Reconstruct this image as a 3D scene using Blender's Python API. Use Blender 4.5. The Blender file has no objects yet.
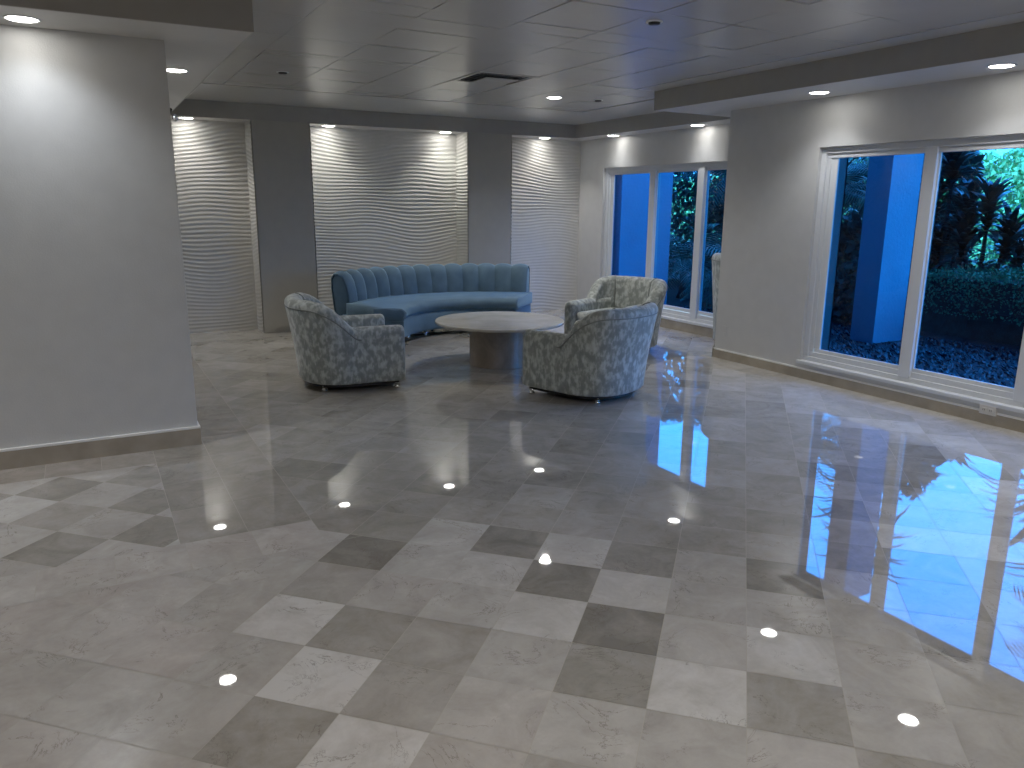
import bpy, bmesh, math, random
import numpy as np
from mathutils import Matrix, Vector
random.seed(7); rng = np.random.default_rng(11)
sc = bpy.context.scene
COL = sc.collection
PI = math.pi

# ------------------------------------------------------------------ helpers
def mesh_obj(name, verts, faces, mat, parent=None, smooth=False, kind=None, loc=None):
    me = bpy.data.meshes.new(name)
    me.from_pydata([tuple(map(float, v)) for v in verts], [], faces)
    me.update()
    if smooth:
        me.polygons.foreach_set('use_smooth', [True] * len(me.polygons))
    if mat is not None: me.materials.append(mat)
    o = bpy.data.objects.new(name, me); COL.objects.link(o)
    if parent is not None: o.parent = parent
    if loc is not None: o.location = loc
    if kind: o['kind'] = kind
    return o

class MB:
    """collects simple solids into one mesh"""
    def __init__(s): s.v = []; s.f = []
    def add(s, v, f):
        n = len(s.v); s.v += [tuple(p) for p in v]; s.f += [tuple(i + n for i in q) for q in f]; return s
    def box(s, x0, x1, y0, y1, z0, z1):
        v = [(x, y, z) for z in (z0, z1) for (x, y) in ((x0, y0), (x1, y0), (x1, y1), (x0, y1))]
        return s.add(v, [(3, 2, 1, 0), (4, 5, 6, 7), (0, 1, 5, 4), (1, 2, 6, 5), (2, 3, 7, 6), (3, 0, 4, 7)])
    def lathe(s, prof, n=32, c=(0, 0, 0)):
        v = []; f = []
        for (r, z) in prof:
            for k in range(n):
                a = 2 * PI * k / n; v.append((c[0] + r * math.cos(a), c[1] + r * math.sin(a), c[2] + z))
        for i in range(len(prof) - 1):
            for k in range(n):
                k2 = (k + 1) % n; f.append((i * n + k, i * n + k2, (i + 1) * n + k2, (i + 1) * n + k))
        f.append(tuple(reversed(range(n)))); f.append(tuple((len(prof) - 1) * n + k for k in range(n)))
        return s.add(v, f)
    def tube(s, pts, r, n=8, closed=False):
        pts = [Vector(p) for p in pts]; v = []; f = []; m = len(pts); up = Vector((0, 0, 1))
        for i, p in enumerate(pts):
            a = pts[(i - 1) % m] if closed or i > 0 else p
            b = pts[(i + 1) % m] if closed or i < m - 1 else p
            t = (b - a).normalized()
            u = t.cross(up)
            if u.length < 1e-3: u = Vector((1, 0, 0))
            u.normalize(); w = t.cross(u)
            rr = r[i] if isinstance(r, (list, tuple)) else r
            for k in range(n):
                an = 2 * PI * k / n; v.append(tuple(p + (u * math.cos(an) + w * math.sin(an)) * rr))
        for i in range(m if closed else m - 1):
            j = (i + 1) % m
            for k in range(n):
                k2 = (k + 1) % n; f.append((i * n + k, j * n + k, j * n + k2, i * n + k2))
        if not closed:
            f.append(tuple(range(n))); f.append(tuple(reversed(range((m - 1) * n, m * n))))
        return s.add(v, f)
    def rings(s, rings, closed_section=True, caps=True):
        """loft: list of equal-length point rings"""
        n = len(rings[0]); v = [p for r in rings for p in r]; f = []
        for i in range(len(rings) - 1):
            for k in range(n if closed_section else n - 1):
                k2 = (k + 1) % n; f.append((i * n + k, i * n + k2, (i + 1) * n + k2, (i + 1) * n + k))
        if caps:
            f.append(tuple(reversed(range(n)))); f.append(tuple((len(rings) - 1) * n + k for k in range(n)))
        return s.add(v, f)
    def build(s, name, mat, parent=None, smooth=False, kind=None, bevel=0, loc=None):
        o = mesh_obj(name, s.v, s.f, mat, parent, smooth, kind, loc)
        bm = bmesh.new(); bm.from_mesh(o.data)
        bmesh.ops.recalc_face_normals(bm, faces=bm.faces)
        bm.to_mesh(o.data); bm.free()
        if bevel:
            b = o.modifiers.new('bevel', 'BEVEL'); b.width = bevel; b.segments = 2; b.limit_method = 'ANGLE'
        return o

def thing(name, label, cat, loc=(0, 0, 0), rz=0, group=None):
    o = bpy.data.objects.new(name, None); COL.objects.link(o)
    o.location = loc; o.rotation_euler = (0, 0, rz); o.empty_display_size = .1
    o['label'] = label; o['category'] = cat
    if group: o['group'] = group
    return o
def tag(o, label, cat, group=None, kind=None):
    o['label'] = label; o['category'] = cat
    if group: o['group'] = group
    if kind: o['kind'] = kind
    return o
def dup(root, loc, rz, label=None, group=None):
    r = root.copy(); COL.objects.link(r); r.location = loc; r.rotation_euler = (0, 0, rz)
    if label: r['label'] = label
    if group: r['group'] = group
    for ch in list(root.children):
        c = ch.copy(); COL.objects.link(c); c.parent = r
        for g in ch.children:
            d = g.copy(); COL.objects.link(d); d.parent = c
    return r

# ------------------------------------------------------------------ materials
def new_mat(name):
    m = bpy.data.materials.new(name); m.use_nodes = True
    nt = m.node_tree; b = nt.nodes['Principled BSDF']; return m, nt, b
def N(nt, t, **kw):
    n = nt.nodes.new(t)
    for k, v in kw.items():
        if k in n.inputs: n.inputs[k].default_value = v
        else: setattr(n, k, v)
    return n
def plain(name, col, rough=.5, metal=0, noise=0, nscale=8, bump=0, spec=.5, bscale=60, **kw):
    m, nt, b = new_mat(name)
    b.inputs['Roughness'].default_value = rough; b.inputs['Metallic'].default_value = metal
    b.inputs['Specular IOR Level'].default_value = spec
    for k, v in kw.items(): b.inputs[k.replace('_', ' ')].default_value = v
    tc = N(nt, 'ShaderNodeTexCoord')
    nz = N(nt, 'ShaderNodeTexNoise', Scale=nscale, Detail=4.0); nt.links.new(tc.outputs['Object'], nz.inputs['Vector'])
    r = N(nt, 'ShaderNodeValToRGB')
    c = np.array(col); k = max(noise, .02)
    r.color_ramp.elements[0].position = .3; r.color_ramp.elements[1].position = .7
    r.color_ramp.elements[0].color = (*(c * (1 - k)), 1); r.color_ramp.elements[1].color = (*np.clip(c * (1 + k), 0, 1), 1)
    nt.links.new(nz.outputs['Fac'], r.inputs['Fac']); nt.links.new(r.outputs['Color'], b.inputs['Base Color'])
    if bump:
        n2 = N(nt, 'ShaderNodeTexNoise', Scale=bscale, Detail=3.0); nt.links.new(tc.outputs['Object'], n2.inputs['Vector'])
        bp = N(nt, 'ShaderNodeBump', Strength=bump, Distance=.01); nt.links.new(n2.outputs['Fac'], bp.inputs['Height'])
        nt.links.new(bp.outputs['Normal'], b.inputs['Normal'])
    return m
def emis(name, col, s):
    m, nt, b = new_mat(name)
    b.inputs['Base Color'].default_value = (*col, 1)
    b.inputs['Emission Color'].default_value = (*col, 1); b.inputs['Emission Strength'].default_value = s
    return m

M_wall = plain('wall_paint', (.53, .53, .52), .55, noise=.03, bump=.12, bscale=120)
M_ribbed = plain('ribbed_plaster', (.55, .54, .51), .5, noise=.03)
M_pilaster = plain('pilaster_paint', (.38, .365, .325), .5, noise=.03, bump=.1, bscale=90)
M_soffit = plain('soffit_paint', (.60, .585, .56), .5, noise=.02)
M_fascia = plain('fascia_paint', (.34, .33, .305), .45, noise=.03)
M_ceil = plain('ceiling_panel', (.52, .50, .465), .27, noise=.05, nscale=1.2, spec=.6)
M_ceilb = plain('ceiling_border', (.51, .495, .465), .3, noise=.03, spec=.5)
M_white = plain('white_frame', (.62, .64, .66), .35, noise=.02)
M_strip = plain('white_caulk', (.80, .79, .76), .5, noise=.05)
M_base = plain('marble_base', (.36, .315, .25), .12, noise=.18, nscale=5)
M_sillst = plain('marble_sill', (.42, .375, .32), .2, noise=.12, nscale=6)
M_black = plain('black_vent', (.012, .012, .012), .6)
M_ventin = plain('dark_duct', (.03, .032, .032), .6)
M_chrome = plain('chrome', (.75, .76, .78), .08, 1.0)
M_plinth = plain('black_plinth', (.012, .012, .014), .5)
M_outlet = plain('outlet_plastic', (.62, .60, .56), .35)
M_lens = emis('lamp_lens', (1, .98, .93), 26)
M_trim = plain('downlight_trim', (.75, .75, .74), .35)
M_darkmetal = plain('dark_metal', (.03, .03, .03), .35, .6)

# velvet
def velvet():
    m, nt, b = new_mat('blue_velvet')
    tc = N(nt, 'ShaderNodeTexCoord'); nz = N(nt, 'ShaderNodeTexNoise', Scale=5.0, Detail=5.0)
    nt.links.new(tc.outputs['Object'], nz.inputs['Vector'])
    r = N(nt, 'ShaderNodeValToRGB'); e = r.color_ramp.elements
    e[0].position = .32; e[0].color = (.07, .125, .18, 1); e[1].position = .68; e[1].color = (.10, .17, .24, 1)
    nt.links.new(nz.outputs['Fac'], r.inputs['Fac']); nt.links.new(r.outputs['Color'], b.inputs['Base Color'])
    b.inputs['Roughness'].default_value = .75
    b.inputs['Sheen Weight'].default_value = .6; b.inputs['Sheen Roughness'].default_value = .35
    b.inputs['Sheen Tint'].default_value = (.45, .75, 1, 1)
    b.inputs['Specular IOR Level'].default_value = .2
    return m
M_velvet = velvet()

def fabric():
    m, nt, b = new_mat('mottled_fabric')
    tc = N(nt, 'ShaderNodeTexCoord'); mp = N(nt, 'ShaderNodeMapping'); mp.inputs['Scale'].default_value = (1, 1, .7)
    nt.links.new(tc.outputs['Object'], mp.inputs['Vector'])
    a = N(nt, 'ShaderNodeTexNoise', Scale=21.0, Detail=2.0, Roughness=.55); nt.links.new(mp.outputs[0], a.inputs['Vector'])
    mp2 = N(nt, 'ShaderNodeMapping'); mp2.inputs['Scale'].default_value = (1, 1, .25); nt.links.new(tc.outputs['Object'], mp2.inputs['Vector'])
    c = N(nt, 'ShaderNodeTexNoise', Scale=55.0, Detail=3.0, Roughness=.6); nt.links.new(mp2.outputs[0], c.inputs['Vector'])
    mx = N(nt, 'ShaderNodeMath', operation='MULTIPLY_ADD'); mx.inputs[1].default_value = .38
    nt.links.new(c.outputs['Fac'], mx.inputs[0]); nt.links.new(a.outputs['Fac'], mx.inputs[2])
    r = N(nt, 'ShaderNodeValToRGB'); e = r.color_ramp.elements
    e[0].position = .55; e[0].color = (.215, .24, .228, 1); e[1].position = .90; e[1].color = (.50, .54, .53, 1)
    k = e.new(.67); k.color = (.27, .295, .28, 1); k = e.new(.74); k.color = (.37, .40, .38, 1)
    nt.links.new(mx.outputs[0], r.inputs['Fac']); nt.links.new(r.outputs['Color'], b.inputs['Base Color'])
    b.inputs['Roughness'].default_value = .8; b.inputs['Sheen Weight'].default_value = .25
    b.inputs['Specular IOR Level'].default_value = .25
    return m
M_fabric = fabric()
M_pipe = plain('fabric_piping', (.20, .215, .21), .8, noise=.2, nscale=20)

def stone(name, c0, c1, c2, rough, scale=3.0, vein=(.2, .17, .13), veins=.5):
    m, nt, b = new_mat(name)
    tc = N(nt, 'ShaderNodeTexCoord')
    nz = N(nt, 'ShaderNodeTexNoise', Scale=scale, Detail=6.0, Roughness=.6, Distortion=.6); nt.links.new(tc.outputs['Object'], nz.inputs['Vector'])
    r = N(nt, 'ShaderNodeValToRGB'); e = r.color_ramp.elements
    e[0].position = .3; e[0].color = (*c0, 1); e[1].position = .72; e[1].color = (*c2, 1); k = e.new(.5); k.color = (*c1, 1)
    nt.links.new(nz.outputs['Fac'], r.inputs['Fac'])
    nt.links.new(r.outputs['Color'], b.inputs['Base Color'])
    b.inputs['Roughness'].default_value = rough
    return m
M_tabletop = stone('table_marble', (.42, .40, .36), (.52, .50, .455), (.62, .60, .56), .06, 2.5)
M_tablebase = stone('table_base_stone', (.20, .165, .13), (.27, .225, .18), (.36, .31, .26), .25, 4)

# floor: tone, pinkness and a random come from per-tile attributes
def floor_mat():
    m, nt, b = new_mat('marble_tiles')
    at = N(nt, 'ShaderNodeAttribute', attribute_name='tile'); sp = N(nt, 'ShaderNodeSeparateXYZ')
    nt.links.new(at.outputs['Vector'], sp.inputs[0])
    tc = N(nt, 'ShaderNodeTexCoord')
    off = N(nt, 'ShaderNodeVectorMath', operation='MULTIPLY_ADD'); off.inputs[1].default_value = (37, 19, 23)
    cb = N(nt, 'ShaderNodeCombineXYZ'); nt.links.new(sp.outputs['Z'], cb.inputs[0]); nt.links.new(sp.outputs['Z'], cb.inputs[1]); nt.links.new(sp.outputs['Z'], cb.inputs[2])
    nt.links.new(cb.outputs[0], off.inputs[0]); nt.links.new(tc.outputs['Object'], off.inputs[2])
    r = N(nt, 'ShaderNodeValToRGB'); e = r.color_ramp.elements      # tone 0..1
    e[0].position = 0; e[0].color = (.200, .188, .160, 1); e[1].position = 1; e[1].color = (.64, .635, .61, 1)
    for p_, c_ in ((.25, (.300, .283, .248)), (.5, (.40, .383, .350)), (.75, (.50, .485, .45))):
        k = e.new(p_); k.color = (*c_, 1)
    n1 = N(nt, 'ShaderNodeTexNoise', Scale=4.5, Detail=6.0, Roughness=.62, Distortion=.8); nt.links.new(off.outputs[0], n1.inputs['Vector'])
    sb = N(nt, 'ShaderNodeMath', operation='MULTIPLY_ADD'); sb.inputs[1].default_value = .85
    nf = N(nt, 'ShaderNodeTexNoise', Scale=38.0, Detail=4.0, Roughness=.7); nt.links.new(off.outputs[0], nf.inputs['Vector'])
    fs = N(nt, 'ShaderNodeMath', operation='MULTIPLY_ADD'); fs.inputs[1].default_value = .22; fs.inputs[2].default_value = -.535; nt.links.new(nf.outputs['Fac'], fs.inputs[0])
    nt.links.new(n1.outputs['Fac'], sb.inputs[0]); nt.links.new(fs.outputs[0], sb.inputs[2])
    ad = N(nt, 'ShaderNodeMath', operation='ADD'); nt.links.new(sb.outputs[0], ad.inputs[0]); nt.links.new(sp.outputs['X'], ad.inputs[1])
    nt.links.new(ad.outputs[0], r.inputs['Fac'])
    # pinkish blend
    n2 = N(nt, 'ShaderNodeTexNoise', Scale=2.6, Detail=3.0); nt.links.new(off.outputs[0], n2.inputs['Vector'])
    pm = N(nt, 'ShaderNodeMath', operation='MULTIPLY'); nt.links.new(n2.outputs['Fac'], pm.inputs[0]); nt.links.new(sp.outputs['Y'], pm.inputs[1])
    mx = N(nt, 'ShaderNodeMix', data_type='RGBA', blend_type='MULTIPLY')
    nt.links.new(pm.outputs[0], mx.inputs[0]); nt.links.new(r.outputs['Color'], mx.inputs[6]); mx.inputs[7].default_value = (1.0, .89, .87, 1)
    # thin dark veins
    n3 = N(nt, 'ShaderNodeTexNoise', Scale=3.2, Detail=7.0, Roughness=.65, Distortion=1.4); nt.links.new(off.outputs[0], n3.inputs['Vector'])
    v1 = N(nt, 'ShaderNodeMath', operation='SUBTRACT'); v1.inputs[1].default_value = .5; nt.links.new(n3.outputs['Fac'], v1.inputs[0])
    v2 = N(nt, 'ShaderNodeMath', operation='ABSOLUTE'); nt.links.new(v1.outputs[0], v2.inputs[0])
    n4 = N(nt, 'ShaderNodeTexNoise', Scale=5.0, Detail=2.0); nt.links.new(off.outputs[0], n4.inputs['Vector'])
    vr = N(nt, 'ShaderNodeMapRange'); vr.inputs['From Min'].default_value = 0; vr.inputs['From Max'].default_value = .008
    vr.inputs['To Min'].default_value = 1; vr.inputs['To Max'].default_value = 0; nt.links.new(v2.outputs[0], vr.inputs['Value'])
    vg = N(nt, 'ShaderNodeMapRange'); vg.inputs['From Min'].default_value = .48; vg.inputs['From Max'].default_value = .60
    nt.links.new(n4.outputs['Fac'], vg.inputs['Value'])
    vm = N(nt, 'ShaderNodeMath', operation='MULTIPLY'); nt.links.new(vr.outputs[0], vm.inputs[0]); nt.links.new(vg.outputs[0], vm.inputs[1])
    vs = N(nt, 'ShaderNodeMath', operation='MULTIPLY'); vs.inputs[1].default_value = .7; nt.links.new(vm.outputs[0], vs.inputs[0])
    m2 = N(nt, 'ShaderNodeMix', data_type='RGBA'); nt.links.new(vs.outputs[0], m2.inputs[0]); nt.links.new(mx.outputs[2], m2.inputs[6]); m2.inputs[7].default_value = (.13, .105, .08, 1)
    nt.links.new(m2.outputs[2], b.inputs['Base Color'])
    b.inputs['Roughness'].default_value = .02; b.inputs['IOR'].default_value = 1.85
    return m
M_floor = floor_mat()
M_grout = plain('grout', (.44, .41, .355), .25)

def glass_mat():
    m = bpy.data.materials.new('blue_tinted_glass'); m.use_nodes = True; nt = m.node_tree; nt.nodes.clear()
    out = N(nt, 'ShaderNodeOutputMaterial'); t = N(nt, 'ShaderNodeBsdfTransparent'); t.inputs[0].default_value = (.10, .46, .95, 1)
    g = N(nt, 'ShaderNodeBsdfGlossy'); g.inputs['Roughness'].default_value = 0.0
    tc = N(nt, 'ShaderNodeTexCoord'); nz = N(nt, 'ShaderNodeTexNoise', Scale=.6)
    nt.links.new(tc.outputs['Object'], nz.inputs['Vector'])
    rp = N(nt, 'ShaderNodeValToRGB'); rp.color_ramp.elements[0].color = (.024, .21, .56, 1); rp.color_ramp.elements[1].color = (.030, .245, .62, 1)
    nt.links.new(nz.outputs['Fac'], rp.inputs['Fac']); nt.links.new(rp.outputs[0], t.inputs[0])
    lw = N(nt, 'ShaderNodeLayerWeight'); pw = N(nt, 'ShaderNodeMath', operation='POWER'); pw.inputs[1].default_value = 5
    f = N(nt, 'ShaderNodeMath', operation='MULTIPLY_ADD'); f.inputs[1].default_value = .9; f.inputs[2].default_value = .028
    nt.links.new(lw.outputs['Facing'], pw.inputs[0]); nt.links.new(pw.outputs[0], f.inputs[0])
    mx = N(nt, 'ShaderNodeMixShader'); nt.links.new(f.outputs[0], mx.inputs[0]); nt.links.new(t.outputs[0], mx.inputs[1]); nt.links.new(g.outputs[0], mx.inputs[2])
    nt.links.new(mx.outputs[0], out.inputs[0]); return m
M_glass = glass_mat()
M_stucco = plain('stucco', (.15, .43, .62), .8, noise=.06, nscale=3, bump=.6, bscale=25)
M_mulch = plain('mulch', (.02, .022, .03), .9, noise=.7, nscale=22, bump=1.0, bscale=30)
def leafmat(name, a, b_, trans=.25, rough=.5):
    m, nt, b = new_mat(name)
    g = N(nt, 'ShaderNodeNewGeometry'); r = N(nt, 'ShaderNodeValToRGB')
    r.color_ramp.elements[0].color = (*a, 1); r.color_ramp.elements[1].color = (*b_, 1)
    nt.links.new(g.outputs['Random Per Island'], r.inputs['Fac']); nt.links.new(r.outputs[0], b.inputs['Base Color'])
    b.inputs['Roughness'].default_value = rough
    return m
M_hedge = leafmat('hedge_leaf', (.06, .20, .10), (.22, .52, .24))
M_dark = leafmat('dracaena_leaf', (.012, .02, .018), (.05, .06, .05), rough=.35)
M_palm = leafmat('palm_leaf', (.03, .07, .045), (.13, .20, .12), rough=.4)
M_far = leafmat('far_leaf', (.16, .34, .10), (.62, .85, .40))
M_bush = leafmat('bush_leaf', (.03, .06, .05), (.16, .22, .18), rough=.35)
M_trunk = plain('trunk_bark', (.10, .085, .075), .85, noise=.4, nscale=14, bump=.6)
M_asphalt = plain('distant_ground', (.20, .24, .17), .9, noise=.3, nscale=2)
M_roof = plain('outer_wall', (.08, .09, .10), .8)

# ------------------------------------------------------------------ dimensions
S, H = 2.55, 2.74
XN, XF, YN, YB, YP, YL, XL = 5.92, 6.79, 6.21, 10.28, 9.90, 5.41, .55
GZ_ = -.05; YBACK, XLEFT = -5.0, -5.5      # behind the viewer

# ------------------------------------------------------------------ floor
q = .2225; NX, NY = 1.68, 2.84
def clip(poly, a, b, c):      # keep a*x+b*y<=c
    out = []
    for i in range(len(poly)):
        p, r_ = poly[i], poly[(i + 1) % len(poly)]
        dp, dr = a * p[0] + b * p[1] - c, a * r_[0] + b * r_[1] - c
        if dp <= 0: out.append(p)
        if (dp < 0) != (dr < 0) and dp != dr:
            t = dp / (dp - dr); out.append((p[0] + t * (r_[0] - p[0]), p[1] + t * (r_[1] - p[1])))
    return out
def cliprect(poly, R):
    x0, x1, y0, y1 = R
    for a, b, c in ((-1, 0, -x0), (1, 0, x1), (0, -1, -y0), (0, 1, y1)):
        poly = clip(poly, a, b, c)
        if len(poly) < 3: return []
    return poly
def inset(poly, d):
    # polygon is convex CCW
    A = sum(poly[i][0] * poly[(i + 1) % len(poly)][1] - poly[(i + 1) % len(poly)][0] * poly[i][1] for i in range(len(poly)))
    if A < 0: poly = poly[::-1]
    if abs(A) < 4e-4: return []
    out = poly
    for i in range(len(poly)):
        p, r_ = poly[i], poly[(i + 1) % len(poly)]
        dx, dy = r_[0] - p[0], r_[1] - p[1]; L = math.hypot(dx, dy)
        if L < 1e-5: continue
        nx, ny = dy / L, -dx / L
        out = clip(out, nx, ny, nx * p[0] + ny * p[1] - d)
        if len(out) < 3: return []
    return out
TONE = {(-5,-5):3,(-5,-4):3,(-5,-3):3,(-5,-2):1.6,(-5,-1):4.4,(-4,-3):2.9,(-4,-2):4.8,(-4,-1):2.4,(-4,0):3.3,(-4,1):3.4,(-4,2):3,
 (-3,-4):3,(-3,-3):4.5,(-3,-2):1.9,(-3,-1):2.1,(-3,0):3.0,(-3,1):1.4,(-3,2):4.3,(-3,3):1.9,(-3,4):3,(-3,5):2.5,
 (-2,-5):2.9,(-2,-4):3.2,(-2,-3):2.4,(-2,-2):2.9,(-2,-1):3.4,(-2,0):4.1,(-2,1):.4,(-2,2):3.2,(-2,3):4,(-2,4):2.9,(-2,5):2.3,
 (-1,-3):.3,(-1,-2):3.4,(-1,-1):3.8,(-1,0):.3,(-1,1):3.8,(-1,2):2.8,(-1,3):2.8,(-1,4):2.9,(-1,5):1.7,(-1,-4):3.1,
 (0,-4):1.5,(0,-3):1.4,(0,-2):3.6,(0,-1):1.0,(0,0):3.8,(0,1):1.2,(0,2):2.6,(0,3):.7,(0,4):2.8,(0,5):.9,
 (1,-3):1.7,(1,-2):1.8,(1,-1):1.9,(1,0):2.2,(1,1):1.8,(1,2):1.8,(1,3):2.3,(1,4):1.4,(1,5):1.0,
 (2,2):1.7,(2,3):1.2,(2,4):2.1,(3,3):2.0,(3,4):1.1,(4,3):1.6,(5,3):2.4,(5,4):1.0}
FV, FF, FA = [], [], []
def add_tile(poly, tone, pink):
    p = inset(poly, .0012)
    if len(p) < 3: return
    n = len(FV); FV.extend((x, y, 0.0) for x, y in p); FF.append(tuple(range(n, n + len(p)))); FA.append((max(.03, tone / 5), pink, random.random()))
def strip(x0, x1, y0, y1, sx, sy, tone, spread, pink):
    nx, ny = max(1, round((x1 - x0) / sx)), max(1, round((y1 - y0) / sy))
    for i in range(nx):
        for j in range(ny):
            a, b = x0 + (x1 - x0) * i / nx, x0 + (x1 - x0) * (i + 1) / nx; c, d = y0 + (y1 - y0) * j / ny, y0 + (y1 - y0) * (j + 1) / ny
            add_tile([(a, c), (b, c), (b, d), (a, d)], tone + random.uniform(-spread, spread), pink)
def diag(R, f, ox=NX, oy=NY):
    x0, x1, y0, y1 = R
    for a in range(-70, 70):
        for b in range(-70, 70):
            cx, cy = ox + (a + .5) * q + (b + .5) * q, oy + (a + .5) * q - (b + .5) * q
            if cx < x0 - .3 or cx > x1 + .3 or cy < y0 - .3 or cy > y1 + .3: continue
            poly = [(cx - q, cy), (cx, cy - q), (cx + q, cy), (cx, cy + q)]
            poly = cliprect(poly, R)
            if poly: t, pk = f(a, b, cx, cy); add_tile(poly, t, pk)
def tone_main(a, b, x, y):
    if (a, b) in TONE:
        t = TONE[(a, b)]; return t, (.55 if x < 1.2 else .25)
    if y < 3.75 and x < .95: return random.uniform(2.9, 3.4), .9
    if y < 2.6: return random.choice([1.8, 2.6, 3.0, 3.4, 4.2]), .4
    if x > 4.9: return random.choice([1.9, 2.2, 2.6, 3.0]), .15
    return random.choice([1.05, 1.3, 1.5, 1.7, 1.7, 1.9, 2.4]), .15
def tone_left(a, b, x, y):
    return ((1.5 if (a + b) % 2 else 3.3) + random.uniform(-.55, .55)), .5
def tone_back(a, b, x, y):
    return random.choice([1.5, 2.0, 2.8, 3.3]), .1
for a in range(-70, 70):
    for b in range(-70, 70):
        cx, cy = NX + (a + .5) * q + (b + .5) * q, NY + (a + .5) * q - (b + .5) * q
        if not (XLEFT - .3 < cx < 5.9 and YBACK - .3 < cy < 9.9): continue
        P0_ = [(cx - q, cy), (cx, cy - q), (cx + q, cy), (cx, cy + q)]; tt = tone_main(a, b, cx, cy)
        if cx - q >= .889: rects = [(.89, 5.60, YBACK, 9.6)]
        elif cy + q <= 3.461: rects = [(XLEFT, 5.60, YBACK, 3.46)]
        else: rects = [(XLEFT, 5.6, YBACK, 3.46), (.89, 5.6, 3.46, 9.6)]
        for R_ in rects:
            pl_ = cliprect(P0_, R_)
            if pl_: add_tile(pl_, *tt)
strip(XLEFT, .89, 3.46, 3.77, .31, .31, 3.3, .25, .8)
strip(.26, .89, 3.77, 9.6, .315, .45, 1.35, .35, .5)
diag((XLEFT, .26, 3.77, 5.11), tone_left, -.26, 4.21)
strip(XLEFT, .26, 5.11, YL + .01, .31, .31, 1.6, .35, .9)
strip(5.60, XN + .05, YBACK, YN, .31, .31, 3.0, .7, .15)
diag((5.60, XF + .5, YN, 9.6), tone_back)
strip(.26, XF + .5, 9.6, YB + .3, .4, .4, 2.0, .5, .1)
fo = mesh_obj('floor', FV, FF, M_floor, kind='structure')
at = fo.data.attributes.new('tile', 'FLOAT_VECTOR', 'FACE')
at.data.foreach_set('vector', np.array(FA, dtype=np.float32).ravel())
g = MB().box(XLEFT - .3, XF + .5, YBACK - .3, YB + .4, -.12, -.0012).build('grout_bed', M_grout, fo)

# ------------------------------------------------------------------ walls
ZT = 2.98
def struct(mb, name, mat, parent=None, bevel=0):
    return mb.build(name, mat, parent, kind=None if parent else 'structure', bevel=bevel)
struct(MB().box(XLEFT, XL, YL, YB + .2, 0, ZT), 'wall_left', M_wall, bevel=.004)
struct(MB().box(XLEFT - .2, XLEFT, YBACK - .2, YL + .2, 0, ZT), 'wall_far_left', M_wall)
struct(MB().box(XLEFT, XN + .2, YBACK - .2, YBACK, 0, ZT), 'wall_behind', M_wall)
struct(MB().box(XL - .1, XF + .2, YB + .015, YB + .2, 0, ZT), 'wall_back', M_wall)
# near window wall with openings, near window (z .16..2.12, y -? .. 5.05)
NW0, NW1, NZ0, NZ1 = 2.08, 5.055, .165, 2.125
w = MB().box(XN, XN + .12, YBACK, NW0, 0, ZT).box(XN, XN + .12, NW1, YN, 0, ZT).box(XN, XN + .12, NW0, NW1, 0, NZ0).box(XN, XN + .12, NW0, NW1, NZ1, ZT)
o_ = struct(w, 'wall_right_near', M_wall)
XE = XN + .12; M_skin = plain('dark_skin', (.07, .08, .09), .8)
MB().box(XE, XE + .01, YBACK, NW0, GZ_, ZT).box(XE, XE + .01, NW1, 5.84, GZ_, ZT).box(XE, XE + .01, NW0, NW1, GZ_, NZ0 - .03).box(XE, XE + .01, NW0, NW1, NZ1, ZT).build('added_dark_skin', M_skin, o_)  # dark sheet added to cut daylight bouncing off the wall onto the column
FW0, FW1, FZ0, FZ1 = 6.93, 9.65, .14, 2.13
w = MB().box(XF, XF + .16, FW1, YB + .1, 0, ZT).box(XF, XF + .16, FW0, FW1, 0, FZ0).box(XF, XF + .16, FW0, FW1, FZ1, ZT)
o_ = struct(w, 'wall_right_far', M_wall); XE = XF + .16
MB().box(XE, XE + .01, FW1, YB + .1, GZ_, ZT).box(XE, XE + .01, FW0 + .03, FW1, GZ_, FZ0 - .03).box(XE, XE + .01, FW0 + .03, FW1, FZ1, ZT).build('added_dark_skin', M_skin, o_)  # far wall gets the same added sheet against bounced daylight
w = MB().box(7.18, 7.28, 5.86, FW0, 0, ZT).box(XN + .12, 7.18, 5.86, 5.97, 0, ZT).box(XF + .16, 7.18, FW0 - .06, FW0, 0, ZT)
nw_ = struct(w, 'wall_niche', M_wall)
MB().box(7.28, 7.30, 5.84, FW0, GZ_, ZT).box(XN + .12, 7.30, 5.84, 5.86, GZ_, ZT).box(XF + .16, 7.30, FW0, FW0 + .02, GZ_, ZT).build('added_dark_skin', M_skin, nw_)  # dark layer added over the niche's outer faces
# pilasters
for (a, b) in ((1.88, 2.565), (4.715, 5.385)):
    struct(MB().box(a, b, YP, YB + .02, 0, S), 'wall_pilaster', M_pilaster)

# ribbed wave panels
def ribbed(name, P0, U, width, seed, nrm):
    nz, nx = 440, max(6, int(width / .03))
    zs = np.linspace(0, S + .02, nz); us = np.linspace(0, width, nx)
    ZZ, UU = np.meshgrid(zs, us, indexing='ij')
    gx = UU + seed * 3.1
    ph = 2 * PI * ZZ / .047 + 9 * np.sin(1.5 * gx + .9 * ZZ) + 4.2 * np.sin(3.3 * gx - 2.3 * ZZ + seed) + 1.6 * np.sin(6.1 * gx + 4.1 * ZZ)
    amp = .0031 * (1 + .45 * np.sin(1.9 * gx + 2.4 * ZZ + seed))
    tri = np.arcsin(np.clip(np.sin(ph), -1, 1) * .97) / 1.33
    D = amp * tri
    V = np.stack([P0[0] + U[0] * UU + nrm[0] * D, P0[1] + U[1] * UU + nrm[1] * D, ZZ], -1).reshape(-1, 3)
    F = []
    for i in range(nz - 1):
        for j in range(nx - 1):
            a = i * nx + j; F.append((a, a + 1, a + nx + 1, a + nx))
    return mesh_obj(name, V, F, M_ribbed, smooth=True, kind='structure')
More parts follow.
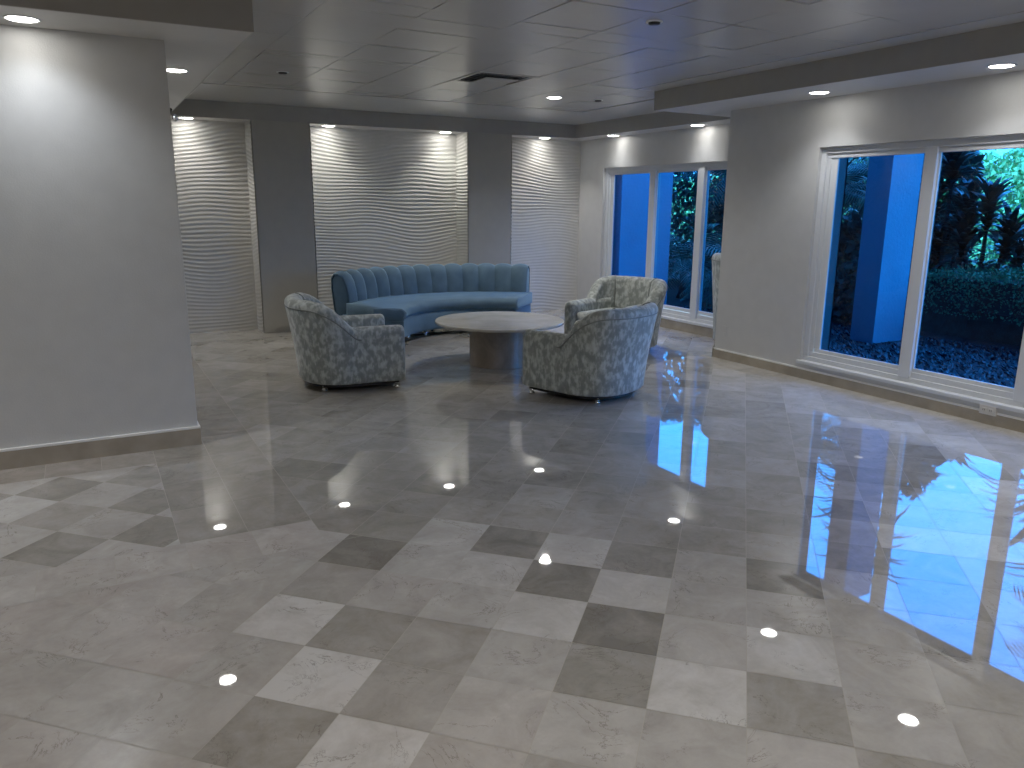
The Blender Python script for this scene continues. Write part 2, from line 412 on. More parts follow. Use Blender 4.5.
for k, (a, b) in enumerate(((XL, 1.88), (2.565, 4.715), (5.385, XF))):
    ribbed('wall_ribbed', (a, YB - .012), (1, 0), b - a, k, (0, -1))
# ribbed returns on the right-hand side of alcoves (faces looking left) and left-hand ones
for k, (x, sgn) in enumerate(((1.88, -1), (4.715, -1), (2.565, 1), (5.385, 1))):
    ribbed('wall_ribbed_return', (x + sgn * .012, YP + .002), (0, 1), YB - YP - .01, 4 + k, (sgn, 0))

# ------------------------------------------------------------------ ceiling, soffits, fascias
PV, PF = [], []
def panels(x0, x1, y0, y1):
    gx = np.arange(-30, 30) * .61 + 1.37; gy = np.arange(-30, 30) * .61 + 6.48
    for a in gx:
        for b in gy:
            xa, xb, ya, yb = max(a, x0), min(a + .61, x1), max(b, y0), min(b + .61, y1)
            if xb - xa < .03 or yb - ya < .03: continue
            if abs((xa + xb) / 2 - 3.505) < .1 and abs((ya + yb) / 2 - 6.785) < .1: continue   # the vent's bay
            tx, ty = random.uniform(-.007, .007), random.uniform(-.007, .007)
            e = .003; n = len(PV); cx, cy = (xa + xb) / 2, (ya + yb) / 2
            top = [(xa + e, ya + e), (xb - e, ya + e), (xb - e, yb - e), (xa + e, yb - e)]
            lo = [(x, y, H + (x - cx) * tx + (y - cy) * ty) for x, y in top]
            PV.extend(lo); PV.extend((x, y, H + .02) for x, y in top)
            PF.append((n + 3, n + 2, n + 1, n))
            for i in range(4): j = (i + 1) % 4; PF.append((n + i, n + j, n + 4 + j, n + 4 + i))
panels(.98, 5.02, 4.90, 6.62); panels(.98, 5.66, 6.62, 8.55); panels(XLEFT, 5.02, YBACK, 4.90)
co = mesh_obj('ceiling', PV, PF, M_ceil, kind='structure')
MB().box(XLEFT - .2, XF + .6, YBACK - .2, YB + .2, H + .02, H + .10).build('ceiling_deck', M_fascia, co)
bz = H - .004
cb_ = MB().box(.98, 6.45, 8.55, YP, bz, H + .02).box(5.66, 6.45, 6.62, 8.55, bz, H + .02).box(5.02, 5.27, YBACK, 6.62, bz, H + .02)
cb_.build('border', M_ceilb, co)
# soffits (lit undersides) and their fascia faces
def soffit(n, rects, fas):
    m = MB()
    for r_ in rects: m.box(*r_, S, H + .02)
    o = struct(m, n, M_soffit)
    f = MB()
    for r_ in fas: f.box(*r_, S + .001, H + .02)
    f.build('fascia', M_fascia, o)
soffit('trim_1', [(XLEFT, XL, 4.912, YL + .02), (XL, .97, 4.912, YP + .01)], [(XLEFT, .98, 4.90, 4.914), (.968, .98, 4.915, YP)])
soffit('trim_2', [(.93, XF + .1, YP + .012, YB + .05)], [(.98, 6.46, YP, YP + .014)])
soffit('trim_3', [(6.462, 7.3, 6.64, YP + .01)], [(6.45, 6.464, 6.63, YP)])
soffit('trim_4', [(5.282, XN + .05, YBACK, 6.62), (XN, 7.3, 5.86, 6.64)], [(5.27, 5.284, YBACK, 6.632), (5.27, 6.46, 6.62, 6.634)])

# ------------------------------------------------------------------ baseboards
def baseboard(name, segs, zt, strip_h=.014):
    m = MB(); s = MB()
    for (x0, x1, y0, y1, ax) in segs:
        m.box(x0, x1, y0, y1, 0, zt)
        e = .006
        s.box(x0 - (e if ax == 'x' else 0), x1 + (e if ax == 'x' else 0), y0 - (e if ax == 'y' else 0), y1, zt, zt + strip_h)
    o = struct(m, name, M_base); s.build('caulk_strip', M_strip, o); return o
baseboard('baseboard_left', [(XLEFT, XL + .0145, YL - .014, YL, 'y'), (XL, XL + .014, YL + .001, YB, '')], .115)
baseboard('baseboard_right_near', [(XN - .014, XN, YBACK, YN + .014, '')], .088)
baseboard('baseboard_niche', [(XN - .014, XN + .12, YN, YN + .014, ''), (XN + .12, 7.18, 5.97, 5.984, '')], .088)
baseboard('baseboard_right_far', [(XF - .014, XF, FW0, YB, '')], .125)

# ------------------------------------------------------------------ windows
def window(n, X, y0, y1, z0, z1, panes, gz0, gz1, depth):
    # panes: (ya,yb) glass spans, descending
    root = MB()
    xo0, xo1 = X - .012, X + depth
    glo, ghi = min(p_[0] for p_ in panes), max(p_[1] for p_ in panes)
    # outer frame in two steps
    def ring(m, ya, yb, za, zb, t, xa, xb, tb=None):
        tb = tb or t
        m.box(xa, xb, ya, yb, zb - t, zb).box(xa, xb, ya, yb, za, za + tb)
        m.box(xa, xb, ya, ya + t, za + tb, zb - t).box(xa, xb, yb - t, yb, za + tb, zb - t)
    ring(root, y0, y1, z0, z1, .055, X + .035, xo1, .05)
    o = root.build('window_%d' % n, M_white, kind='structure', bevel=.004)
    m2 = MB(); ring(m2, y0 + .052, y1 - .052, z0 + .048, z1 - .052, .045, X + .05, xo1 - .01, .05)
    m2.build('inner_frame', M_white, o, bevel=.004)
    ps = sorted(panes)
    for i in range(len(ps) - 1):
        a, b = ps[i][1], ps[i + 1][0]
        MB().box(X + .030, xo1 - .005, a + .012, b - .012, z0 + .04, z1 - .05).build('mullion', M_white, o, bevel=.006)
    for (a, b) in ps:
        m = MB(); t = .03
        m.box(X + .06, X + .085, a - .06, b + .06, gz1 - .008, gz1 + .03).box(X + .06, X + .085, a - .06, b + .06, gz0 - .045, gz0)
        m.box(X + .06, X + .085, a - .025 - (.05 if a == ps[0][0] else 0), a, gz0, gz1).box(X + .06, X + .085, b, b + .025 + (.06 if b == ps[-1][1] else 0), gz0, gz1)
        f = m.build('sash', M_white, o, bevel=.003)
        gl = mesh_obj('pane', [(X + .072, a - .01, gz0 - .01), (X + .072, b + .01, gz0 - .01), (X + .072, b + .01, gz1 + .01), (X + .072, a - .01, gz1 + .01)], [(0, 1, 2, 3)], M_glass, f)
    # sill ledge
    MB().box(X - .03, X + .06, y0 - .02, y1 + .02, z0 - .022, z0 + .008).build('sill', M_white, o, bevel=.004)
    return o
window(1, XN, NW0, NW1, NZ0, NZ1, [(4.06, 4.89), (3.115, 3.93), (2.19, 2.985)], .295, 2.045, .11)
window(2, XF, FW0, FW1, FZ0, FZ1, [(8.62, 9.46), (7.67, 8.475), (7.06, 7.525)], .29, 2.045, .13)

# ------------------------------------------------------------------ downlights
LN = 0
def downlight(x, y, z, label, e=34, r=.07, blend=.8, ang=116, col=(1, .965, .91), group='recessed downlights'):
    t = thing('recessed_downlight', label, 'light', (x, y, z), 0, group)
    m = MB(); n = 32
    for_r = [(r + .004, -.002), (r + .02, -.006), (r + .022, 0.0), (r + .004, .002)]
    v = []; f = []
    for (rr, zz) in for_r:
        for k in range(n): a = 2 * PI * k / n; v.append((rr * math.cos(a), rr * math.sin(a), zz))
    for i in range(4):
        for k in range(n): f.append((i * n + k, i * n + (k + 1) % n, ((i + 1) % 4) * n + (k + 1) % n, ((i + 1) % 4) * n + k))
    m.add(v, f).build('trim_ring', M_trim, t, smooth=True)
    MB().lathe([(r * .6, -.008), (r * .95, -.005), (r + .004, -.001)], 32).build('lens', M_lens, t, smooth=True)
    if e:
        ld = bpy.data.lights.new('downlight_beam', 'SPOT'); ld.energy = e * 1.15; ld.spot_size = math.radians(ang); ld.spot_blend = blend
        ld.color = col; ld.shadow_soft_size = .05; ld.use_nodes = True
        ln_ = ld.node_tree; em = ln_.nodes['Emission']; fo_ = ln_.nodes.new('ShaderNodeLightFalloff'); fo_.inputs['Strength'].default_value = 1; fo_.inputs['Smooth'].default_value = .5
        ln_.links.new(fo_.outputs['Quadratic'], em.inputs['Strength'])
        lo = bpy.data.objects.new('downlight_beam', ld); COL.objects.link(lo); lo.location = (0, 0, -.02); lo.parent = t
    return t
downlight(-.17, 5.20, S, 'bright round downlight above the plain wall at left, near the photo edge', 50, col=(.86, .92, 1), ang=128)
downlight(.73, 6.56, S, 'round downlight in left soffit just behind the plain wall corner', 34)
downlight(.74, 8.17, S, 'farthest downlight in left soffit, half hidden by the wall corner', 34)
downlight(1.19, 10.10, S, 'downlight over the leftmost ribbed wall panel', 44)
downlight(2.86, 10.10, S, 'left one of two downlights over the middle ribbed panel behind sofa', 44, col=(1, 1, .92))
downlight(4.47, 10.10, S, 'right one of two downlights over the middle ribbed panel behind sofa', 44, col=(1, 1, .92))
downlight(6.05, 10.10, S, 'downlight over the ribbed panel in the back right corner', 44)
downlight(6.63, 9.22, S, 'downlight above the left part of the far window', 30, col=(.95, .97, 1))
downlight(6.63, 7.50, S, 'downlight above the far window beside the projecting wall', 30, col=(.95, .97, 1))
downlight(5.62, 4.86, S, 'downlight above the near window, nearest the projecting wall corner', 46, col=(.95, .97, 1))
downlight(5.62, 3.34, S, 'downlight above the near window at the right photo edge', 46, col=(.95, .97, 1))
downlight(4.66, 7.60, H, 'lone lit downlight in the middle of the panelled ceiling', 100, ang=150)
for (x, y) in ((5.62, 1.8), (5.62, .2), (-.17 - 1.6, 5.2), (-3.4, 5.2)):
    downlight(x, y, S, 'downlight beyond the photo along the room soffits', 46, group='downlights beyond the frame')
for (x, y) in ((1.0, 1.2), (3.2, .6), (-1.8, 1.4), (1.0, -1.6), (3.4, -1.6), (-2.0, -1.6)):  # unseen lamps added as general fill for the room
    downlight(x, y, H, 'added fill downlight, unseen, above and behind the viewpoint', 50, ang=165, blend=.6, group='added fill downlights near the viewpoint')

# ------------------------------------------------------------------ ceiling fittings
v = thing('ceiling_vent', 'square black ceiling air vent with a hanging centre plate', 'vent', (3.505, 6.785, H))
MB().box(-.302, .302, -.302, .302, .015, .019).build('backing', M_black, v)
fr = MB()
for (a, b, c, d) in ((-.302, .302, -.302, -.27), (-.302, .302, .27, .302), (-.302, -.27, -.27, .27), (.27, .302, -.27, .27)): fr.box(a, b, c, d, -.006, .014)
fr.build('frame', M_ceil, v)
for k, s_ in enumerate((.235, .19)):
    m = MB(); t = .012
    z0, z1 = -.004 - .004 * k, .008
    m.box(-s_, s_, -s_, -s_ + t, z0, z1).box(-s_, s_, s_ - t, s_, z0, z1).box(-s_, -s_ + t, -s_, s_, z0, z1).box(s_ - t, s_, -s_, s_, z0, z1)
    m.build('louvre', M_ventin, v)
MB().box(-.165, .165, -.165, .165, -.026, -.02).build('centre_plate', M_ceil, v)
for (x, y, l) in ((3.33, 4.23, 'small dark ceiling sprinkler cap nearest the viewpoint'), (5.18, 7.51, 'small dark sprinkler cap near the far right ceiling corner'), (1.72, 7.46, 'small dark sprinkler cap in the left part of the ceiling')):
    t = thing('sprinkler_head', l, 'sprinkler', (x, y, H), 0, 'ceiling sprinklers')
    MB().lathe([(.022, -.02), (.036, -.016), (.04, 0)], 20).build('cap', M_darkmetal, t, smooth=True)
    MB().lathe([(.052, -.004), (.055, 0), (.05, .021)], 20).build('escutcheon', M_trim, t, smooth=True)

# wall lamp on the hidden side of the left wall
t = thing('wall_lamp', 'dark metal wall lamp with small clear glass drop on left wall corner', 'lamp', (XL, 8.5, 2.28))
MB().lathe([(.05, -.06), (.05, .06)], 16, (.03, 0, 0)).build('backplate', M_darkmetal, t, smooth=False)
MB().tube([(.05, 0, .0), (.18, 0, .03), (.28, 0, .10), (.32, 0, .2)], .016).build('arm', M_darkmetal, t, smooth=True)
MB().lathe([(.012, -.05), (.03, -.03), (.03, 0), (.012, .02)], 12, (.35, 0, .13)).build('glass_drop', M_chrome, t, smooth=True)

# outlets
t = thing('wall_outlet', 'painted-over outlet plate low on the projecting wall beside far window', 'outlet', (XN, 6.07, .30))
MB().box(-.006, 0, -.036, .036, -.058, .058).build('cover_plate', M_wall, t, bevel=.002)
for z in (-.026, .026): MB().box(-.009, -.005, -.016, .016, z - .014, z + .014).build('socket', M_wall, t, bevel=.002)
t = thing('surface_outlet', 'beige surface-mounted double outlet under the near window sill', 'outlet', (XN, 3.235, .112))
MB().box(-.032, 0, -.062, .062, -.036, .036).build('box', M_outlet, t, bevel=.003)
for yy in (-.025, .025):
    s_ = MB().box(-.035, -.031, yy - .017, yy + .017, -.016, .016).build('socket', M_outlet, t, bevel=.002)
    MB().box(-.0365, -.0345, yy - .008, yy - .005, -.007, .007).box(-.0365, -.0345, yy + .005, yy + .008, -.007, .007).build('slot', M_black, s_)

# ------------------------------------------------------------------ furniture: barrel chairs
def smooth01(t): t = min(1, max(0, t)); return t * t * (3 - 2 * t)
def make_chair(name, label, cat, aw=.435, dep=.86, arm_h=.565, back_h=.80, flare=.10, group=None, ramp=(.02, -.30)):
    T = .135
    root = thing(name, label, cat, (0, 0, 0), 0, group)
    a = aw - T / 2; yf = dep / 2 - .055; yb = -dep / 2 + T / 2
    ym = -.02                       # where the straight arm turns into the curve
    pts = []
    nA, nC = 14, 44
    for i in range(nA): pts.append((a + .0, yf + (ym - yf) * i / nA))
    for i in range(nC + 1):
        th = PI * i / nC; e = 2 / 2.5
        cx, sy = math.cos(th), math.sin(th)
        pts.append((a * math.copysign(abs(cx) ** e, cx), ym - (ym - yb) * abs(sy) ** e))
    for i in range(nA): pts.append((-a, ym + (yf - ym) * (i + 1) / nA))
    P = [Vector((x, y, 0)) for x, y in pts]; n = len(P)
    NR = []
    for i in range(n):
        d = (P[min(i + 1, n - 1)] - P[max(i - 1, 0)]).normalized(); NR.append(Vector((d.y, -d.x, 0)) * -1)
    # make sure normals look outwards
    for i in range(n):
        if NR[i].dot(P[i] - Vector((0, ym * .3 + .2, 0))) < 0: NR[i] = -NR[i]
    def back_amt(y): return smooth01((ramp[0] - y) / (ramp[0] - ramp[1]))
    def section(i, Ht, sh=0.0, k=1.0, fl=0.0):
        """closed ring of the wall section at station i"""
        h = T / 2 + sh; z0 = .075; rr = h; rv = .062
        prof = []
        zt = Ht - rv
        for z in (z0, z0 + .015, .2, .34, .46): 
            if z < zt - .02: prof.append((h - (.012 if z == z0 else 0), z))
        while len(prof) < 5: prof.append((h, zt - .02 + .002 * len(prof)))
        prof.append((h + .002, zt))
        for k_ in range(1, 10):
            an = PI * k_ / 10; prof.append((rr * math.cos(an), zt + rv * math.sin(an)))
        prof.append((-h, zt)); prof += [(-h, z0 + (zt - z0) * .6), (-h + .01, z0)]
        cm = Vector((0, 0, (z0 + Ht) / 2))
        out = []
        for (o_, z) in prof:
            f_ = fl * (max(0, z - .10) / .70) ** 1.25
            p = P[i] + NR[i] * (o_ * k + f_); out.append((p.x, p.y, cm.z + (z - cm.z) * (1 - (1 - k) * .12)))
        return out
    def armH(y): return arm_h
    # arms
    for side in (0, 1):
        idx = list(range(0, nA + 13)) if side == 0 else list(range(n - 1, n - nA - 14, -1))
        rs = []
        base = P[idx[0]]
        # rounded front end
        for (dy, kk, dh) in ((.055, .05, .03), (.052, .55, .012), (.04, .82, .004), (.02, .96, 0), (0, 1, 0)):
            s_ = section(idx[0], arm_h - dh, 0, kk, 0)
            rs.append([(x, y + dy, z) for (x, y, z) in s_])
        for i in idx[1:]:
            rs.append(section(i, arm_h, 0, 1, flare * .25 * back_amt(P[i].y)))
        MB().rings(rs).build('arm', M_fabric, root, smooth=True)
    # back
    rs = []; idx = [i for i in range(n) if P[i].y < ramp[0] + .03]
    pipeo = []
    for j, i in enumerate(idx):
        am = back_amt(P[i].y); Ht = (arm_h - .03) + (back_h - arm_h + .03) * (am ** .8)
        fl = flare * (.15 + .85 * am)
        rs.append(section(i, Ht, -.008 + .014 * min(1, am * 6), 1, fl))
        zt = Ht - .075; f_ = fl * (max(0, zt - .10) / .70) ** 1.25
        pp = P[i] + NR[i] * (T / 2 + .007 + f_); pipeo.append((pp.x, pp.y, zt))
    bk = MB().rings(rs).build('backrest', M_fabric, root, smooth=True)
    MB().tube(pipeo, .006, 6).build('piping', M_pipe, bk, smooth=True)
    # seams down the inside of the back
    for frac in (.33, .67):
        i = idx[int(len(idx) * frac)]; Ht = rs[int(len(idx) * frac)]
        pts_ = [Vector(p) for p in Ht[10:17]]
        MB().tube([tuple(p + Vector((0, 0, .002)) - NR[i] * .002) for p in pts_] + [tuple(Vector(Ht[16]) - Vector((0, 0, .1)))], .006, 6).build('seam', M_pipe, bk, smooth=True)
    # inner D plan for cushion, rail, plinth
    def plan(ins, front):
        out = []
        for i in range(n):
            p = P[i] - NR[i] * ins
            out.append((p.x, min(p.y, front)))
        return out
    def slab(mb, pl, layers):
        cx = sum(p[0] for p in pl) / len(pl); cy = sum(p[1] for p in pl) / len(pl)
        rs = []
        for (ins, z) in layers:
            ring = []
            for (x, y) in pl:
                d = Vector((x - cx, y - cy)); L = max(d.length, 1e-4); d = d * ((L - ins) / L); ring.append((cx + d.x, cy + d.y, z))
            rs.append(ring)
        return mb.rings(rs)
    pl = plan(T / 2 - .004, yf + .035)
    slab(MB(), pl, [(.02, .29), (.004, .30), (0, .33), (0, .40), (.008, .425), (.03, .442), (.08, .452), (.2, .458)]).build('seat_cushion', M_fabric, root, smooth=True)
    pl = plan(T / 2 - .01, yf + .02)
    slab(MB(), pl, [(0, .08), (0, .285)]).build('front_rail', M_fabric, root)
    pl = plan(-.01, yf)
    slab(MB(), pl, [(0, .042), (0, .078)]).build('plinth', M_plinth, root)
    for (x, y) in ((a - .0, yf - .02), (-a, yf - .02), (a * .74, yb + .10), (-a * .74, yb + .10)):
        MB().lathe([(.014, 0), (.026, .003), (.026, .016), (.016, .022), (.016, .034), (.028, .042), (.028, .05)], 20, (x, y, 0)).build('foot', M_chrome, root, smooth=True)
    return root
grp = 'barrel armchairs around the round table'
chair = make_chair('barrel_armchair', 'grey mottled barrel armchair left of the round table, side-on before the sofa', 'armchair', group=grp)
def face(a): return a - PI / 2       # local +Y looks along world angle a
chair.location = (2.01, 6.78, 0); chair.rotation_euler.z = face(math.radians(-6))
dup(chair, (3.76, 5.44, 0), face(math.radians(111)), 'grey mottled barrel armchair nearest the viewer, its back turned, right of the table', grp)
dup(chair, (5.17, 7.0, 0), face(math.radians(203)), 'grey mottled barrel armchair by the far window, behind the chair with its back turned', grp)
hb = make_chair('high_back_armchair', 'patterned high-back armchair mostly hidden behind the projecting wall corner', 'armchair', aw=.38, dep=.74, arm_h=.66, back_h=1.08, flare=.05)
hb.location = (6.66, 6.47, 0); hb.rotation_euler.z = face(math.radians(-30))

# ------------------------------------------------------------------ round table
t = thing('coffee_table', 'low round marble coffee table on a thick drum base, before the sofa', 'table', (3.65, 6.93, 0))
MB().lathe([(.62, .421), (.65, .425), (.66, .435), (.66, .447), (.653, .453), (.62, .455)], 96).build('tabletop', M_tabletop, t, smooth=False)
MB().lathe([(.308, 0), (.31, .004), (.31, .421)], 64).build('drum_base', M_tablebase, t, smooth=False)

# ------------------------------------------------------------------ curved channel-back sofa
sofa = thing('curved_sofa', 'blue velvet curved sofa with vertical channel back, against the ribbed wall', 'sofa', (4.0, 7.75, 0))
RO = .5
A0, A1 = math.radians(48), math.radians(140)
def pol(r, a, z): return ((r + .5) * math.cos(a), (r + .5) * math.sin(a), z)
def sweep(prof, a0, a1, n, name, mat, rnd=.05, smooth=True, taper=None):
    cr = sum(p[0] for p in prof) / len(prof); cz = sum(p[1] for p in prof) / len(prof)
    rm = cr + .5; rs = []
    sts = []
    for k in range(6):
        th = PI / 2 * k / 5; sts.append((a0 + (rnd * (1 - math.sin(th))) / rm, 1 - (1 - math.cos(th)) * 0 - (rnd * (1 - math.sin(th))) * 0, rnd * (1 - math.cos(PI / 2 - th))))
    sts = [(a0 + rnd / rm * (1 - math.cos(PI / 2 * k / 5)), rnd * (1 - math.sin(PI / 2 * k / 5))) for k in range(6)]
    mid = [(a0 + rnd / rm + (a1 - a0 - 2 * rnd / rm) * k / n, 0) for k in range(1, n)]
    end = [(a1 - (s[0] - a0), s[1]) for s in reversed(sts)]
    for (a, ins) in sts + mid + end:
        ring = []
        for (r_, z) in prof:
            d = Vector((r_ - cr, z - cz)); L = max(d.length, 1e-4); d *= max(0, L - ins) / L
            rr_ = cr + d.x; k_ = taper(a) if taper else 0; ring.append(pol(rr_ - k_ * max(0, rr_ - .5), a, cz + d.y))
        rs.append(ring)
    return MB().rings(rs).build(name, mat, sofa, smooth=smooth)
# seat, base
def arc_prof(pts): return pts
seat = [(.50, .34), (.475, .37), (.475, .405), (.50, .435), (.56, .452), (.75, .462), (1.0, .462), (1.27, .455), (1.27, .31), (.56, .31), (.52, .32)]
sweep(seat, A0 - .05, A1 + .32, 56, 'seat', M_velvet, .04, taper=lambda a: .55 * smooth01((a - A1) / .32))
basep = [(.54, .09), (.52, .12), (.51, .30), (.53, .318), (1.32, .318), (1.34, .12), (1.33, .09)]
sweep(basep, A0 - .03, A1 + .30, 56, 'base', M_velvet, .03, taper=lambda a: .55 * smooth01((a - A1) / .32))
MB().tube([pol(.512, A0 - .03 + (A1 - A0 + .32) * k / 60, .318) for k in range(61)], .006, 6).build('piping', M_velvet, sofa, smooth=True)
# back core
path = [(1.225, .44), (1.222, .50), (1.235, .60), (1.262, .70), (1.30, .765), (1.345, .797), (1.39, .803), (1.435, .785), (1.462, .74), (1.462, .62), (1.44, .40), (1.405, .12)]
core = [(r_ + (.016 if q_ < 6 else (0 if q_ < 7 else -.014)), z_ - (.014 if 3 < q_ < 9 else 0)) for q_, (r_, z_) in enumerate(path)] + [(1.30, .10), (1.26, .30)]
sweep(core, A0 + .002, A1 - .002, 60, 'backrest', M_velvet, .035)
# channels
NC = 13
for c in range(NC):
    a0 = A0 + (A1 - A0) * c / NC; a1 = A0 + (A1 - A0) * (c + 1) / NC; am = (a0 + a1) / 2
    V, F = [], []; NS = 12
    m = len(path)
    for j in range(m):
        pr = Vector(path[j]); pa = Vector(path[max(j - 1, 0)]); pb = Vector(path[min(j + 1, m - 1)])
        tn = (pb - pa).normalized(); nr = Vector((-tn.y, tn.x))
        if j < 6 and nr.x > 0: nr = -nr
        if j >= 6 and (nr.y < 0 and j < 8 or j >= 8 and nr.x < 0): nr = -nr
        for k in range(NS + 1):
            s_ = -1 + 2 * k / NS
            bulge = .030 * (1 - abs(s_) ** 2.6) - .012
            if j >= 9: bulge *= .5
            V.append(pol(pr.x + nr.x * bulge, am + (a1 - a0) / 2 * s_, pr.y + nr.y * bulge))
    for j in range(m - 1):
        for k in range(NS):
            i0 = j * (NS + 1) + k; F.append((i0, i0 + 1, i0 + NS + 2, i0 + NS + 1))
    mesh_obj('channel', V, F, M_velvet, sofa, smooth=True)
for (r_, a) in ((.62, A0 + .2), (.62, math.radians(111)), (.62, A1 - .2), (1.28, A0 + .12), (1.30, math.radians(90)), (1.28, A1 - .12)):
    x, y, _ = pol(r_, a, 0)
    MB().lathe([(.012, 0), (.014, .004), (.026, .10)], 16, (x, y, 0)).build('leg', M_chrome, sofa, smooth=True)

# ------------------------------------------------------------------ outside
GZ = -.05
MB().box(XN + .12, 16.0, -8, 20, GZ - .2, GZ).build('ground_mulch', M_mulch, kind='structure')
MB().box(16.0, 60, -30, 50, GZ - .2, GZ - .02).build('ground_lawn', M_asphalt, kind='structure')
# roof, unseen mass added above it to shade the garden, outside columns
MB().box(XLEFT - .2, 7.3, YBACK - .2, YB + .3, ZT, ZT + .25).build('roof', M_roof, kind='structure')
MB().box(XLEFT - .2, 6.6, YBACK - 12, YB + 14, ZT + .25, 9).build('wall_shade_block', M_roof, kind='structure')
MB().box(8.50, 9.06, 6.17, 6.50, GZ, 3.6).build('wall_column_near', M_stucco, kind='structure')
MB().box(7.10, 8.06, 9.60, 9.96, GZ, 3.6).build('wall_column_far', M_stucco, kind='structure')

# mulch chips as one scatter (nobody could count it)
V, F = [], []
for k in range(9000):
    x, y = random.uniform(7.0, 9.6), random.uniform(2.4, 10); L = random.uniform(.012, .035); w_ = L * .4; a = random.uniform(0, PI); c_, s_ = math.cos(a), math.sin(a)
    if 8.4 < x < 9.15 and 6.1 < y < 6.6: continue
    if 7.0 < x < 8.2 and 9.5 < y: continue
    if x < 7.4 and y < 7.1: continue
    n = len(V); tz = random.uniform(-.01, .02)
    V += [(x - c_ * L, y - s_ * L, GZ + .004), (x - s_ * w_, y + c_ * w_, GZ + .012 + abs(tz)), (x + c_ * L, y + s_ * L, GZ + .02 + tz), (x + s_ * w_, y - c_ * w_, GZ + .006)]
    F.append((n, n + 1, n + 2, n + 3))
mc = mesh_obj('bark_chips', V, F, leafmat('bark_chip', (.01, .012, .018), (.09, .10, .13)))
tag(mc, 'dark bark chips covering the ground outside the windows', 'mulch', kind='stuff')

def leaf_cloud(n, sampler, size, V, F, flat=.5):
    for k in range(n):
        p, nr = sampler(); L = size * random.uniform(.6, 1.3)
        d = Vector((random.gauss(0, 1), random.gauss(0, 1), random.gauss(0, 1)))
        d = (d + Vector(nr) * flat).normalized(); u = d.cross(Vector((random.gauss(0, 1), random.gauss(0, 1), random.gauss(0, 1)))).normalized(); w_ = d.cross(u)
        p = Vector(p); i = len(V)
        V += [tuple(p), tuple(p + u * L * .5 + w_ * L * .3), tuple(p + u * L), tuple(p + u * L * .5 - w_ * L * .3)]; F.append((i, i + 1, i + 2, i + 3))
# hedge
hd = thing('hedge', 'clipped green hedge behind the garden bed outside the near window', 'hedge', (10.65, 5.2, GZ))
V, F = [], []
hx, hy0, hy1, hz = .75, -4.2, 4.2, .83
def hs():
    r_ = random.random()
    y = random.uniform(hy0, hy1); wob = .05 * math.sin(3 * y) + .04 * math.sin(7.3 * y)
    if r_ < .55: return (random.uniform(-hx, hx), y, hz + wob + random.uniform(-.08, .03)), (0, 0, 1)
    z = hz - abs(random.gauss(0, .28)); return (-hx + random.uniform(-.05, .12) + wob, y, max(.3, z)), (-1, 0, 0)
leaf_cloud(24000, hs, .042, V, F)
mesh_obj('foliage', V, F, M_hedge, hd)
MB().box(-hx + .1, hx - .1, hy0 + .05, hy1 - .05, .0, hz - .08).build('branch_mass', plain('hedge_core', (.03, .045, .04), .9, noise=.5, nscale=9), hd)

def strap(V, F, base, az, el, L, w_, droop, seg=5):
    az_d = Vector((math.cos(az), math.sin(az), 0)); side = Vector((-math.sin(az), math.cos(az), 0)); p = Vector(base); e = el; i0 = len(V)
    for k in range(seg + 1):
        t_ = k / seg; ww = w_ * (math.sin(PI * (.15 + .85 * t_)) ** .7 if t_ < 1 else .05)
        V.append(tuple(p + side * ww)); V.append(tuple(p - side * ww))
        d = az_d * math.cos(e) + Vector((0, 0, math.sin(e))); p = p + d * L / seg; e -= droop / seg
    for k in range(seg): i = i0 + 2 * k; F.append((i, i + 1, i + 3, i + 2))
def dracaena(x, y, label, stems, mat=M_dark, leafL=.42, lw=.045, nleaf=80, droop=1.1):
    r = thing('dracaena', label, 'plant', (x, y, GZ), 0, None)
    for (dx, dy, h_) in stems:
        MB().tube([(dx * .2, dy * .2, 0), (dx * .6, dy * .6, h_ * .5), (dx, dy, h_)], [.035, .03, .022], 7).build('stem', M_trunk, r, smooth=True)
        V, F = [], []
        for k in range(nleaf):
            t_ = k / nleaf; az = k * 2.399 + random.uniform(-.2, .2)
            strap(V, F, (dx, dy, h_ - .45 * (1 - t_) * 1.0 + random.uniform(-.03, .03)), az, .15 + 1.2 * t_ + random.uniform(-.2, .2), leafL * random.uniform(.75, 1.15), lw, droop)
        mesh_obj('leaf_crown', V, F, mat, r)
    return r
